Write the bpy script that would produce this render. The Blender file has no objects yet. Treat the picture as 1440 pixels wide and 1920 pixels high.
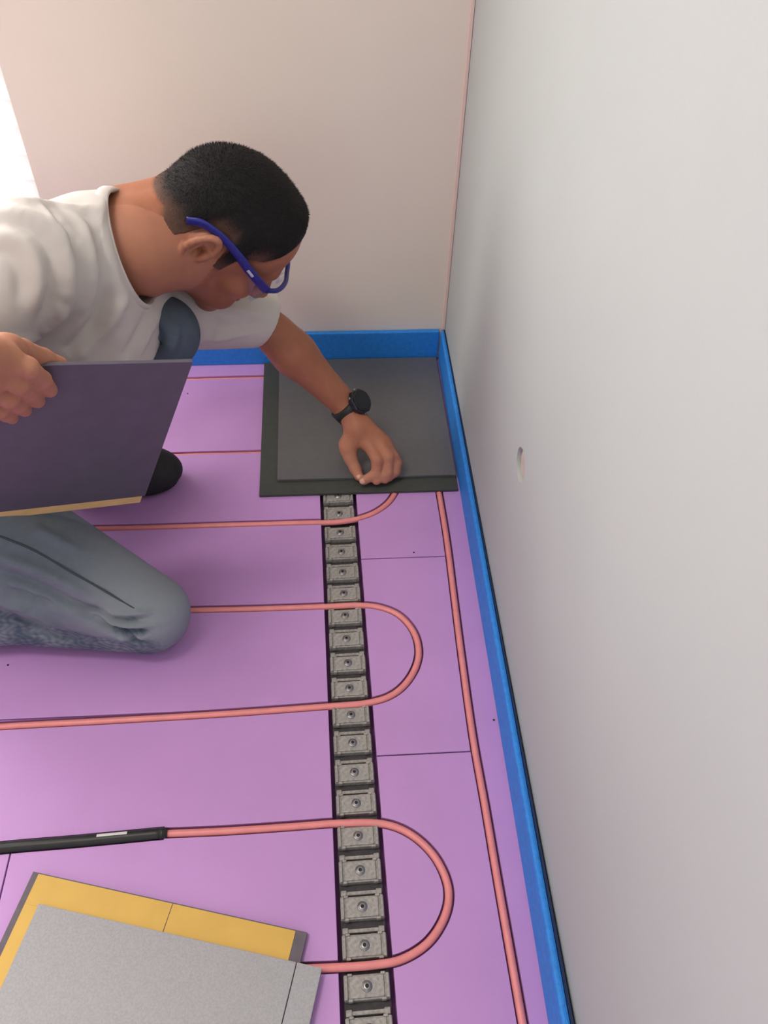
import bpy, bmesh, math, random
import numpy as np
from mathutils import Vector, Matrix
random.seed(5); np.random.seed(5)
PI = math.pi
scene = bpy.context.scene
col = scene.collection

# ------------------------------------------------------------------ camera, light, exposure
H = 1.05                                    # camera height above the foam boards
FPX = 1544.5                                # focal length in pixels of a 1440 x 1920 frame
R = np.array([[0.99777, -0.06280, 0.02255], [-0.03145, -0.74064, -0.67116], [0.05885, 0.66896, -0.74097]]).T
CAM = np.array([0.0, 0.0, H])
cam = bpy.data.cameras.new('camera'); cam_o = bpy.data.objects.new('camera', cam); col.objects.link(cam_o)
cam.sensor_fit = 'VERTICAL'; cam.sensor_height = 36.0; cam.lens = FPX / 1920 * 36.0
cam.clip_start = 0.01
cx, cy, cz = R @ np.array([1, 0, 0.]), R @ np.array([0, -1, 0.]), R @ np.array([0, 0, -1.])
cam_o.matrix_world = Matrix(((cx[0], cy[0], cz[0], 0), (cx[1], cy[1], cz[1], 0), (cx[2], cy[2], cz[2], H), (0, 0, 0, 1)))
scene.camera = cam_o

world = bpy.data.worlds.new('world'); scene.world = world; world.use_nodes = True
wb = world.node_tree.nodes['Background']; wb.inputs[0].default_value = (0.75, 0.85, 1.0, 1); wb.inputs[1].default_value = 0.6

def area(name, loc, target, sx, sy, power, color):
    l = bpy.data.lights.new(name, 'AREA'); l.shape = 'RECTANGLE'; l.size = sx; l.size_y = sy
    l.energy = power; l.color = color
    o = bpy.data.objects.new(name, l); col.objects.link(o); o.location = loc
    o.rotation_euler = (Vector(target) - Vector(loc)).to_track_quat('-Z', 'Z').to_euler()
    return o
area('window_daylight', (-1.05, 1.30, 0.95), (-0.95, 0.0, 0.75), 0.9, 1.2, 22, (1.0, 0.95, 0.88))
area('left_fill_light', (-2.42, 0.1, 1.35), (0.0, 0.4, 0.6), 1.6, 1.3, 6, (1.0, 0.96, 0.92))  # added fill from the left, no window known there
area('rear_fill_light', (-0.6, -2.35, 1.45), (0.0, 1.0, 0.7), 1.8, 1.3, 9, (0.93, 0.97, 1.0))  # added fill from behind the camera, source unseen
area('ceiling_lamp_light', (-0.85, 0.35, 2.36), (-0.85, 0.35, 0.0), 0.6, 0.6, 19, (1.0, 0.93, 0.86))

vs = scene.view_settings
vs.view_transform = 'Standard'; vs.look = 'None'; vs.gamma = 1.0; vs.exposure = 0.0; vs.use_curve_mapping = False
scene.cycles.max_bounces = 8
scene.cycles.use_denoising = True

# ------------------------------------------------------------------ pixel of the photograph -> point in the room (used as survey measurements)
def _ray(p): return R @ np.array([p[0] - 720.0, p[1] - 960.0, FPX])
def at(p, depth): return CAM + _ray(p) / FPX * depth
def atZ(p, z=0.0): r = _ray(p); return CAM + r * (z - H) / r[2]
def V(*a): return np.array(a, float)

# ------------------------------------------------------------------ scene helpers
def tag(o, label=None, cat=None, group=None, kind=None):
    if label: o['label'] = label
    if cat: o['category'] = cat
    if group: o['group'] = group
    if kind: o['kind'] = kind
    return o
def empty(name, loc, label, cat, group=None):
    o = bpy.data.objects.new(name, None); col.objects.link(o); o.location = loc
    o.empty_display_size = 0.05
    return tag(o, label, cat, group)
def link(name, me, mat, parent=None, smooth=False):
    o = bpy.data.objects.new(name, me); col.objects.link(o)
    if mat is not None and not me.materials: me.materials.append(mat)
    if parent is not None:
        o.parent = parent; o.matrix_parent_inverse = Matrix.Translation(-Vector(parent.location)) if parent.parent is None else Matrix.Identity(4)
    if smooth: me.polygons.foreach_set('use_smooth', [True] * len(me.polygons))
    return o
def bm_mesh(bm, name):
    bmesh.ops.recalc_face_normals(bm, faces=bm.faces[:])
    me = bpy.data.meshes.new(name); bm.to_mesh(me); bm.free(); return me
def box_bm(lo, hi, bevel=0.0, seg=2, bm=None):
    b = bmesh.new()
    r = bmesh.ops.create_cube(b, size=1.0)
    for v in b.verts:
        v.co = Vector([lo[i] + (hi[i] - lo[i]) * (v.co[i] + 0.5) for i in range(3)])
    if bevel > 0:
        bmesh.ops.bevel(b, geom=b.edges[:], offset=bevel, segments=seg, profile=0.5, affect='EDGES')
    if bm is None: return b
    t = bpy.data.meshes.new('t'); b.to_mesh(t); b.free(); bm.from_mesh(t); bpy.data.meshes.remove(t); return bm
def box(name, lo, hi, mat, parent=None, bevel=0.0, seg=2):
    return link(name, bm_mesh(box_bm(lo, hi, bevel, seg), name), mat, parent)
def poly_prism_bm(pts, z0, z1, bevel=0.0):
    b = bmesh.new()
    vs_ = [b.verts.new((p[0], p[1], z0)) for p in pts]
    f = b.faces.new(vs_)
    r = bmesh.ops.extrude_face_region(b, geom=[f])
    for v in [e for e in r['geom'] if isinstance(e, bmesh.types.BMVert)]: v.co.z = z1
    bmesh.ops.recalc_face_normals(b, faces=b.faces[:])
    if bevel > 0:
        bmesh.ops.bevel(b, geom=b.edges[:], offset=bevel, segments=2, profile=0.5, affect='EDGES')
    return b
def prism(name, pts, z0, z1, mat, parent=None, bevel=0.0):
    return link(name, bm_mesh(poly_prism_bm(pts, z0, z1, bevel), name), mat, parent)
def spline(pts, n=8):
    """Catmull-Rom through pts, n samples per span."""
    P = [np.array(p, float) for p in pts]; P = [2 * P[0] - P[1]] + P + [2 * P[-1] - P[-2]]
    out = []
    for i in range(1, len(P) - 2):
        for k in range(n):
            t = k / n
            a, b, c, d = P[i - 1], P[i], P[i + 1], P[i + 2]
            out.append(0.5 * (2 * b + (c - a) * t + (2 * a - 5 * b + 4 * c - d) * t * t + (3 * b - a - 3 * c + d) * t ** 3))
    out.append(P[-2]); return np.array(out)
def tube_bm(pts, rad, sides=12, bm=None, caps=True, flat=None):
    """Tube along pts; rad scalar or list; flat=(up, ratio) squashes it along an up vector."""
    b = bm or bmesh.new(); pts = [Vector(p) for p in pts]; n = len(pts)
    rings = []; up = Vector((0, 0, 1)) if flat is None else Vector(flat[0])
    for i, p in enumerate(pts):
        t = (pts[min(i + 1, n - 1)] - pts[max(i - 1, 0)]).normalized()
        s = t.cross(up)
        if s.length < 1e-4: s = t.cross(Vector((1, 0, 0)))
        s.normalize(); u = s.cross(t).normalized()
        r = rad if np.isscalar(rad) else rad[i]
        q = 1.0 if flat is None else flat[1]
        rings.append([b.verts.new(p + s * (r * math.cos(2 * PI * k / sides)) + u * (r * q * math.sin(2 * PI * k / sides))) for k in range(sides)])
    for a, c in zip(rings, rings[1:]):
        for k in range(sides): b.faces.new((a[k], a[(k + 1) % sides], c[(k + 1) % sides], c[k]))
    if caps: b.faces.new(rings[0][::-1]); b.faces.new(rings[-1])
    return b
def tube(name, pts, rad, mat, parent=None, sides=12, flat=None):
    return link(name, bm_mesh(tube_bm(pts, rad, sides, flat=flat), name), mat, parent, smooth=True)
def ribbon_bm(pts, w, z0, z1):
    """Closed flat ribbon along a 2D line (used to rout the cable grooves)."""
    b = bmesh.new(); P = [np.array(p[:2], float) for p in pts]; n = len(P); rows = []
    for i in range(n):
        t = P[min(i + 1, n - 1)] - P[max(i - 1, 0)]; t /= np.linalg.norm(t); s = np.array([-t[1], t[0]]) * w
        rows.append([b.verts.new((*(P[i] + s), z0)), b.verts.new((*(P[i] - s), z0)), b.verts.new((*(P[i] - s), z1)), b.verts.new((*(P[i] + s), z1))])
    for a, c in zip(rows, rows[1:]):
        for k in range(4): b.faces.new((a[k], a[(k + 1) % 4], c[(k + 1) % 4], c[k]))
    b.faces.new(rows[0][::-1]); b.faces.new(rows[-1]); return b
def boolean_cut(o, cutters):
    for c in cutters:
        m = o.modifiers.new('cut', 'BOOLEAN'); m.operation = 'DIFFERENCE'; m.solver = 'EXACT'; m.object = c
    dg = bpy.context.evaluated_depsgraph_get(); dg.update()
    me = bpy.data.meshes.new_from_object(o.evaluated_get(dg)); o.modifiers.clear(); old = o.data; o.data = me
    bpy.data.meshes.remove(old)

# ------------------------------------------------------------------ materials
def srgb(r, g, b):
    f = lambda c: ((c / 255) / 12.92) if c / 255 <= 0.04045 else ((c / 255 + 0.055) / 1.055) ** 2.4
    return (f(r), f(g), f(b), 1.0)
def mat(name, rgb, rough=0.6, noise=0.0, scale=30.0, bump=0.0, bscale=None, metal=0.0, spec=0.5, detail=4.0, rgb2=None):
    m = bpy.data.materials.new(name); m.use_nodes = True; nt = m.node_tree; N = nt.nodes; L = nt.links
    p = N['Principled BSDF']; p.inputs['Roughness'].default_value = rough; p.inputs['Metallic'].default_value = metal
    p.inputs['Specular IOR Level'].default_value = spec
    c = srgb(*rgb) if max(rgb) > 1.5 else (*rgb, 1.0)
    p.inputs['Base Color'].default_value = c
    tc = N.new('ShaderNodeTexCoord')
    if noise > 0 or rgb2:
        n = N.new('ShaderNodeTexNoise'); n.inputs['Scale'].default_value = scale; n.inputs['Detail'].default_value = detail
        L.new(tc.outputs['Object'], n.inputs['Vector'])
        r = N.new('ShaderNodeValToRGB'); r.color_ramp.elements[0].position = 0.32; r.color_ramp.elements[1].position = 0.68
        c2 = srgb(*rgb2) if rgb2 else tuple(min(1, x * (1 + noise)) for x in c[:3]) + (1,)
        c1 = c if rgb2 else tuple(x * (1 - noise) for x in c[:3]) + (1,)
        r.color_ramp.elements[0].color = c1; r.color_ramp.elements[1].color = c2
        L.new(n.outputs['Fac'], r.inputs['Fac']); L.new(r.outputs['Color'], p.inputs['Base Color'])
    if bump > 0:
        n2 = N.new('ShaderNodeTexNoise'); n2.inputs['Scale'].default_value = bscale or scale * 3; n2.inputs['Detail'].default_value = 3
        L.new(tc.outputs['Object'], n2.inputs['Vector'])
        b = N.new('ShaderNodeBump'); b.inputs['Strength'].default_value = bump; b.inputs['Distance'].default_value = 0.002
        L.new(n2.outputs['Fac'], b.inputs['Height']); L.new(b.outputs['Normal'], p.inputs['Normal'])
    return m
M = {}
M['wall_right'] = mat('dimmed_wall_paint', (185, 192, 189), 0.75, 0.015, 6, 0.05, 200)  # white paint, the dimmer light on this wall put into the colour
M['wall_back'] = mat('warm_lit_wall_paint', (236, 226, 213), 0.75, 0.015, 5, 0.05, 200)  # white paint, the warm light on the back wall put into the colour
M['ceiling'] = mat('ceiling_paint', (225, 224, 220), 0.9)
M['foam'] = mat('purple_foam', (201, 152, 214), 0.5, 0.035, 7, 0.06, 260)
M['slab'] = mat('subfloor', (140, 90, 145), 0.8)
M['blue'] = mat('blue_edge_foam', (40, 138, 230), 0.55, 0.10, 140, 0.5, 420)
M['gap_navy'] = mat('gap_shade_navy', (14, 40, 84), 0.7)  # shade of the gap between strip and wall, as a colour
M['cable'] = mat('salmon_cable', (242, 150, 148), 0.4, 0.05, 60)
M['sleeve'] = mat('black_sleeve', (38, 42, 38), 0.45, 0.1, 60)
M['print'] = mat('white_print', (225, 225, 220), 0.6)
M['zinc'] = mat('galvanised_zinc', (146, 143, 138), 0.55, 0.0, 220, 0.25, 400, metal=0.15, rgb2=(178, 175, 168))
M['zinc_dark'] = mat('track_base', (74, 71, 72), 0.7, 0.15, 200)
M['screw'] = mat('screw_steel', (150, 150, 150), 0.35, metal=0.9)
M['recess'] = mat('screw_recess', (22, 22, 24), 0.6)
M['tile_dark'] = mat('charcoal_tile', (100, 100, 101), 0.30, 0.05, 120, 0.10, 500)
M['tile_ledge'] = mat('charcoal_ledge', (66, 70, 64), 0.6, 0.08, 90)
M['tile_grey'] = mat('grey_tile', (162, 162, 165), 0.55, 0.0, 420, 0.10, 500, rgb2=(176, 176, 178))
M['tile_held'] = mat('slate_tile', (92, 88, 100), 0.30, 0.06, 40, 0.08, 400)
M['tile_edge'] = mat('tile_edge', (104, 96, 104), 0.6, 0.1, 90)
M['film'] = mat('yellow_film', (222, 180, 82), 0.5, 0.04, 25)
M['film_tan'] = mat('tan_film', (236, 202, 136), 0.55, 0.06, 40)
M['shirt'] = mat('white_cotton', (214, 208, 202), 0.9, 0.02, 20, 0.12, 700, spec=0.2)
M['shoe'] = mat('black_shoe', (36, 38, 38), 0.7, 0.2, 120, 0.3, 300)
M['sole'] = mat('black_sole', (24, 24, 25), 0.7)
M['white'] = mat('white_frame', (236, 236, 232), 0.5)
M['trim'] = mat('corner_caulk', (236, 210, 200), 0.7)
M['plug'] = mat('plaster_plug', (196, 182, 172), 0.85, 0.08, 60)
M['navy'] = mat('navy_plastic', (34, 38, 128), 0.35, 0.15, 200)
M['silver'] = mat('silver_badge', (205, 210, 215), 0.3, metal=0.3)
M['strap'] = mat('watch_strap', (30, 34, 32), 0.6, 0.1, 90, 0.2, 300)
M['bezel'] = mat('watch_bezel', (30, 34, 44), 0.4, 0.15, 200)
M['dial'] = mat('watch_glass', (20, 24, 32), 0.12)

def mat_glass(name, tint=(0.93, 0.96, 1.0)):
    m = bpy.data.materials.new(name); m.use_nodes = True; nt = m.node_tree; N = nt.nodes; L = nt.links
    N.remove(N['Principled BSDF']); out = N['Material Output']
    t = N.new('ShaderNodeBsdfTransparent'); t.inputs[0].default_value = (*tint, 1)
    g = N.new('ShaderNodeBsdfGlossy'); g.inputs['Roughness'].default_value = 0.05
    x = N.new('ShaderNodeMixShader'); x.inputs[0].default_value = 0.07; L.new(t.outputs[0], x.inputs[1]); L.new(g.outputs[0], x.inputs[2]); L.new(x.outputs[0], out.inputs[0])
    return m
M['lens'] = mat_glass('clear_lens')
def mat_pane(name, strength):
    m = bpy.data.materials.new(name); m.use_nodes = True; nt = m.node_tree; N = nt.nodes; L = nt.links
    N.remove(N['Principled BSDF']); e = N.new('ShaderNodeEmission'); e.inputs[0].default_value = (1.0, 0.98, 0.96, 1); e.inputs[1].default_value = strength
    L.new(e.outputs[0], N['Material Output'].inputs[0]); return m
M['pane'] = mat_pane('daylit_pane', 3.4)
def mat_slat():
    m = bpy.data.materials.new('blind_slat'); m.use_nodes = True; nt = m.node_tree; N = nt.nodes; L = nt.links
    N.remove(N['Principled BSDF'])
    d = N.new('ShaderNodeBsdfDiffuse'); d.inputs[0].default_value = (0.9, 0.9, 0.9, 1)
    t = N.new('ShaderNodeBsdfTranslucent'); t.inputs[0].default_value = (0.95, 0.95, 0.95, 1)
    x = N.new('ShaderNodeMixShader'); x.inputs[0].default_value = 0.6
    L.new(d.outputs[0], x.inputs[1]); L.new(t.outputs[0], x.inputs[2]); L.new(x.outputs[0], N['Material Output'].inputs[0]); return m
M['slat'] = mat_slat()
def mat_attr(name, ca, cb, attr, rough=0.5, nscale=60, noise=0.06, bump=0.1, bscale=300, sss=0.0, cc=None, attr2=None):
    """Colour ca, blended to cb by a mesh attribute (hair stubble, worn denim)."""
    m = bpy.data.materials.new(name); m.use_nodes = True; nt = m.node_tree; N = nt.nodes; L = nt.links
    p = N['Principled BSDF']; p.inputs['Roughness'].default_value = rough; p.inputs['Specular IOR Level'].default_value = 0.3
    tc = N.new('ShaderNodeTexCoord')
    n = N.new('ShaderNodeTexNoise'); n.inputs['Scale'].default_value = nscale; n.inputs['Detail'].default_value = 5; L.new(tc.outputs['Object'], n.inputs['Vector'])
    r = N.new('ShaderNodeValToRGB'); a = srgb(*ca)
    r.color_ramp.elements[0].position = .3; r.color_ramp.elements[1].position = .7
    r.color_ramp.elements[0].color = tuple(x * (1 - noise) for x in a[:3]) + (1,); r.color_ramp.elements[1].color = tuple(x * (1 + noise) for x in a[:3]) + (1,)
    L.new(n.outputs['Fac'], r.inputs['Fac']); last = r.outputs['Color']
    for at_, c in ((attr, cb), (attr2, cc)):
        if at_ is None: continue
        A = N.new('ShaderNodeAttribute'); A.attribute_name = at_
        x = N.new('ShaderNodeMixRGB'); x.inputs[2].default_value = srgb(*c)
        L.new(A.outputs['Fac'], x.inputs[0]); L.new(last, x.inputs[1]); last = x.outputs[0]
    L.new(last, p.inputs['Base Color'])
    if sss: p.inputs['Subsurface Weight'].default_value = sss; p.inputs['Subsurface Radius'].default_value = (0.9, 0.35, 0.2); p.inputs['Subsurface Scale'].default_value = 0.004
    n2 = N.new('ShaderNodeTexNoise'); n2.inputs['Scale'].default_value = bscale; n2.inputs['Detail'].default_value = 3; L.new(tc.outputs['Object'], n2.inputs['Vector'])
    b = N.new('ShaderNodeBump'); b.inputs['Strength'].default_value = bump; b.inputs['Distance'].default_value = 0.002
    L.new(n2.outputs['Fac'], b.inputs['Height']); L.new(b.outputs['Normal'], p.inputs['Normal'])
    return m
M['skin'] = mat_attr('skin', (172, 113, 86), (46, 40, 40), 'stubble', 0.5, 45, 0.07, 0.15, 350, sss=0.12, cc=(214, 158, 132), attr2='pale')
M['hair_cap'] = mat_attr('cropped_hair', (23, 21, 22), (112, 82, 68), 'fade', 0.75, 150, 0.25, 0.6, 500)
M['hair'] = mat('dark_hair', (24, 22, 23), 0.7, 0.25, 150, 0.6, 500, spec=0.3)
M['denim'] = mat_attr('denim', (104, 116, 128), (168, 176, 180), 'worn', 0.85, 90, 0.10, 0.35, 900, cc=(56, 74, 98), attr2='deep')
M['thread'] = mat('denim_seam', (78, 86, 92), 0.85)
M['nail'] = mat('nail', (214, 166, 146), 0.3)
M['eye'] = mat('eye_white', (225, 220, 215), 0.2)

# ------------------------------------------------------------------ room
WX, WY = 0.232, 1.376                       # right wall, back wall
def wall(name, lo, hi, m):
    return tag(box(name, lo, hi, m), kind='structure')
T = -0.025                                  # underside of the foam boards
floor = tag(box('floor', (-2.5, -2.5, T - 0.08), (WX + 0.1, WY + 0.1, T - 0.001), M['slab']), kind='structure')
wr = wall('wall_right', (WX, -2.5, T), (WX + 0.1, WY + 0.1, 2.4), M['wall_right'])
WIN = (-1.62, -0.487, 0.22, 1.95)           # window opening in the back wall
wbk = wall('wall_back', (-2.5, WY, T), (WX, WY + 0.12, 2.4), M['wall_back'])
wall('wall_left', (-2.6, -2.5, T), (-2.5, WY + 0.12, 2.4), M['wall_back'])
wall('wall_front', (-2.6, -2.6, T), (WX + 0.1, -2.5, 2.4), M['wall_right'])
wall('ceiling', (-2.6, -2.6, 2.4), (WX + 0.1, WY + 0.12, 2.5), M['ceiling'])
c = box('cutter', (WIN[0], WY - 0.1, WIN[2]), (WIN[1], WY + 0.3, WIN[3]), None); boolean_cut(wbk, [c]); bpy.data.objects.remove(c)
# round cut-out in the right wall
hc = (0.719, 0.333)
b = bmesh.new(); bmesh.ops.create_cone(b, cap_ends=True, segments=48, radius1=0.0225, radius2=0.0225, depth=0.05)
for v in b.verts: v.co = Vector((WX + v.co.z, hc[0] + v.co.x, hc[1] + v.co.y))
c = link('cutter', bm_mesh(b, 'cutter'), None); boolean_cut(wr, [c]); bpy.data.objects.remove(c)
b = bmesh.new(); bmesh.ops.create_cone(b, cap_ends=True, segments=40, radius1=0.0205, radius2=0.0195, depth=0.018)
for v in b.verts: v.co = Vector((WX + 0.013 - v.co.z * 0.9, hc[0] + v.co.x, hc[1] + v.co.y))
link('cutout_plug', bm_mesh(b, 'cutout_plug'), M['plug'], wr)
# pale caulk in the corner
tag(box('trim_1', (WX - 0.007, WY - 0.003, 0.07), (WX - 0.0005, WY - 0.0002, 2.4), M['trim'], bevel=0.001), kind='structure')
# window: frame, daylit pane, closed blind
win = tag(box('window_1', (WIN[0], WY + 0.085, WIN[2]), (WIN[1], WY + 0.09, WIN[3]), M['pane']), kind='structure')
for lo, hi in (((WIN[0], WIN[2]), (WIN[0] + .02, WIN[3])), ((WIN[1] - .018, WIN[2]), (WIN[1], WIN[3])), ((WIN[0] + .02, WIN[2]), (WIN[1] - .018, WIN[2] + .02)), ((WIN[0] + .02, WIN[3] - .02), (WIN[1] - .018, WIN[3]))):
    box('window_frame', (lo[0], WY + 0.034, lo[1]), (hi[0], WY + 0.084, hi[1]), M['white'], win, bevel=0.002)
slat_me = bm_mesh(box_bm((WIN[0] + .004, -0.0012, -0.0235), (WIN[1] - .004, 0.0012, 0.0235), 0.0005, 1), 'slat'); slat_me.materials.append(M['slat'])
z = WIN[2] + 0.05; 
while z < WIN[3] - 0.04:
    s = bpy.data.objects.new('slat', slat_me); col.objects.link(s); s.parent = win; s.location = (0, WY + 0.019, z); s.rotation_euler = (math.radians(12), 0, 0)
    z += 0.0435

# two glowing windows added outside the picture, behind the left and rear fill lights
M['added_pane'] = mat_pane('added_glow_pane', 0.5)
def added_window(name, lo, hi, ax):
    w = tag(box(name, lo, hi, M['added_pane']), kind='structure'); o_ = [i for i in (0, 1) if i != ax][0]
    for i, k in ((o_, 0), (o_, 1), (2, 0), (2, 1)):
        a, b_ = list(lo), list(hi); e = (lo, hi)[k][i]; a[i], b_[i] = e - .03, e + .03; a[ax] -= .004; b_[ax] += .02
        if i == 2: a[o_] += .031; b_[o_] -= .031
        box('window_frame', a, b_, M['white'], w, bevel=.003)
added_window('added_window_left', (-2.499, -0.72, 0.70), (-2.490, 0.92, 2.02), 0)
added_window('added_window_rear', (-1.52, -2.499, 0.78), (0.13, -2.490, 2.12), 1)
# ------------------------------------------------------------------ heating cable routes (surveyed on the board tops)
def fl(px): return [atZ(p, 0.0)[:2] for p in px]
row = lambda px: fl(px)
# upper run: comes from the left, bends away and goes under the tile in the corner
run_a = row([(-420, 1006), (-150, 997), (220, 989), (420, 983), (560, 979), (640, 976), (690, 965), (724, 945), (742, 920), (748, 898)])
# long hairpin: row at 1362 -> loop -> row at 1143
run_b = row([(-420, 1395), (-200, 1377), (0, 1361), (200, 1350), (420, 1337), (600, 1324), (690, 1316), (738, 1300), (770, 1268), (785, 1228), (778, 1188), (752, 1155), (715, 1138), (670, 1133), (600, 1136), (480, 1140), (350, 1143), (150, 1149), (-100, 1156), (-420, 1165)])
# near hairpin: black joint -> loop -> back under the loose tile
run_c = row([(306, 1562), (420, 1557), (540, 1549), (640, 1542), (716, 1543), (770, 1563), (815, 1605), (840, 1660), (836, 1712), (805, 1764), (755, 1797), (700, 1808), (630, 1813), (560, 1816), (440, 1822), (250, 1834), (0, 1850)])
run_k = row([(-420, 1640), (-200, 1613), (0, 1590), (150, 1577), (308, 1562)])
run_w = row([(814, 870), (824, 925), (838, 1010), (852, 1120), (866, 1230), (887, 1380), (910, 1510), (932, 1640), (953, 1760), (980, 1915), (1005, 2060)])
run_d = row([(-420, 872), (-100, 863), (310, 851), (490, 846), (600, 842)])
run_e = row([(-420, 731), (100, 718), (345, 710), (490, 706), (560, 704)])
GW = 0.0070; CR = 0.0049; CZ = -0.0034
def extend(v, d0=1.45, d1=0.0):
    v = [np.array(p, float) for p in v]
    for rev, d in ((True, d0), (False, d1)):
        if not d: continue
        w = v[::-1] if rev else v; u = w[-1] - w[-2]; s = np.linalg.norm(u); n = max(1, round(d / s)); e = w[-1]
        w = w + [e + u * (k + 1) for k in range(n)]; v = w[::-1] if rev else w
    return v
run_a, run_d, run_e = extend(run_a), extend(run_d), extend(run_e)
run_b = extend(run_b, 1.45, 1.45); run_c = extend(run_c, 0, 1.6); run_k = extend(run_k, 0.6); run_w = extend(run_w, 0, 0.9)
curves = {k: spline(v, 10) for k, v in dict(a=run_a, b=run_b, c=run_c, k=run_k, w=run_w, d=run_d, e=run_e).items()}
cutters = []
for k, w in (('a', GW), ('b', GW), ('c', GW), ('w', GW), ('k', 0.0086), ('d', 0.0042), ('e', 0.0048)):
    cutters.append(link('cutter', bm_mesh(ribbon_bm(curves[k], w, -0.0150, 0.02), 'cutter'), None))

# track slot
def sx(y): return 0.0192 - 0.0172 * (y - 0.2)      # centre line of the clip track
SW = 0.0295
# foam boards: field boards left of the track, border boards right of it, strip along the wall
boards = []; cw = None
def board(x0, x1, y0, y1, left_edge=None, right_edge=None):
    g = 0.0009
    xa = lambda y: (left_edge(y) if left_edge else x0) + g
    xb = lambda y: (right_edge(y) if right_edge else x1) - g
    yy = np.linspace(y0 + g, y1 - g, 16)
    pts = ([(xa(y), y) for y in (yy if left_edge is not None and left_edge is cw else yy[[0, -1]])][::-1] + [(xb(y), y) for y in (yy if right_edge is not None and right_edge is cw else yy[[0, -1]])])
    o = prism('foam_board', pts, T, 0.0, M['foam'], floor, bevel=0.0007); boards.append(o); return o
tl = lambda y: sx(y) - SW - 0.0012
tr = lambda y: sx(y) + SW + 0.0012
YB = [-1.6, -0.25, 0.163, 0.412, 0.583, 0.757, 0.93, 1.107, 1.325, WY]
for y0, y1 in zip(YB, YB[1:]):
    if y1 <= 0.42:
        board(-0.415, 0, y0, y1, right_edge=tl); board(-1.2, -0.415, y0, y1); board(-2.5, -1.2, y0, y1)
    else:
        board(-0.98, 0, y0, y1, right_edge=tl); board(-2.5, -0.98, y0, y1)
wl = np.array(sorted([(p[1], p[0]) for p in curves['w']]))
cw = lambda y: float(np.interp(y, wl[:, 0], wl[:, 1]))
for y0, y1 in zip([-1.6, -0.2, 0.503, 0.846, WY - 0.1], [-0.2, 0.503, 0.846, WY - 0.1, WY]):
    board(0, 0, y0, y1, left_edge=tr, right_edge=cw)
ys = [-1.6, -0.4, WY]
for y0, y1 in zip(ys, ys[1:]):
    board(0, WX, y0, y1, left_edge=cw)
board(0, 0, -1.6, -0.41, left_edge=tl, right_edge=tr); board(0, 0, 1.05, WY, left_edge=tl, right_edge=tr)
for o in boards: boolean_cut(o, cutters)
for c in cutters: bpy.data.objects.remove(c)

def lift(c, z): return [(p[0], p[1], z) for p in c]
def cable(name, key, label):
    o = tube(name, lift(curves[key], CZ), CR, M['cable'], sides=14)
    return tag(o, label, 'cable', 'salmon heating cables in the floor grooves')
cable('heating_cable', 'a', 'salmon pink heating cable run that bends under the corner tile')
cable('heating_cable', 'b', 'salmon pink heating cable hairpin beside the kneeling knee, middle loop on the floor')
near = cable('heating_cable', 'c', 'salmon pink heating cable hairpin nearest the camera, joined to the black sleeve')
cable('heating_cable', 'w', 'long straight salmon cable running along the right wall beside the blue strip')
for k, zr, lab in (('d', 0.0030, 'thin line of cable in the groove level with the black shoe'), ('e', 0.0034, 'thin line of cable in the farthest groove near the back wall')):
    o = tube('heating_cable', lift(curves[k], -0.0048), zr, M['cable'], sides=10); tag(o, lab, 'cable', 'salmon heating cables in the floor grooves')
sl = empty('cable_joint', (*curves['k'][-1], 0), 'thick black cable joint sleeve with white print on the purple floor', 'cable joint')
tube('sleeve', lift(curves['k'], -0.0005), 0.0072, M['sleeve'], sl, sides=16)
e0 = curves['k'][-1]; e1 = curves['k'][-2]; dv = (e0 - e1) / np.linalg.norm(e0 - e1)
tube('crimp_end', [(*(e0 - dv * 0.006), -0.0005), (*(e0 + dv * 0.0035), -0.0008)], [0.0078, 0.0068], M['sleeve'], sl, sides=16)
ta, tb = atZ((181, 1566), 0.007), atZ((238, 1561), 0.007)
def patch(a, b, w):
    d = (b - a) / np.linalg.norm(b - a); s = np.cross(d, [0, 0, 1]); bm = bmesh.new()
    rows = []
    for p in (a, b):
        r = []
        for k in range(5):
            ang = (k - 2) / 4 * w - 0.35
            q = p * 1.0; q = q + s * 0.0076 * math.sin(-ang) * -1; q[2] = -0.0005 + 0.0074 * math.cos(ang); r.append(bm.verts.new(q))
        rows.append(r)
    for k in range(4): bm.faces.new((rows[0][k], rows[0][k + 1], rows[1][k + 1], rows[1][k]))
    return bm
def centre_on(c, p):
    i = int(np.argmin([np.hypot(q[0] - p[0], q[1] - p[1]) for q in c])); q = c[i]
    return V(p[0], float(np.interp(p[0], c[:, 0], c[:, 1])), 0)
link('printed_label', bm_mesh(patch(centre_on(curves['k'], ta), centre_on(curves['k'], tb), 0.55), 'printed_label'), M['print'], sl)

for p in ((15, 1247), (926, 1350), (776, 1036), (352, 738)):                    # pin holes in the foam
    b = bmesh.new(); bmesh.ops.create_cone(b, cap_ends=True, segments=10, radius1=0.0016, radius2=0.0016, depth=0.0012)
    o = link('pin_hole', bm_mesh(b, 'pin_hole'), M['recess'], floor); o.matrix_parent_inverse = Matrix.Identity(4); o.location = (*atZ(p, 0.0)[:2], -0.0002)
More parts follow.
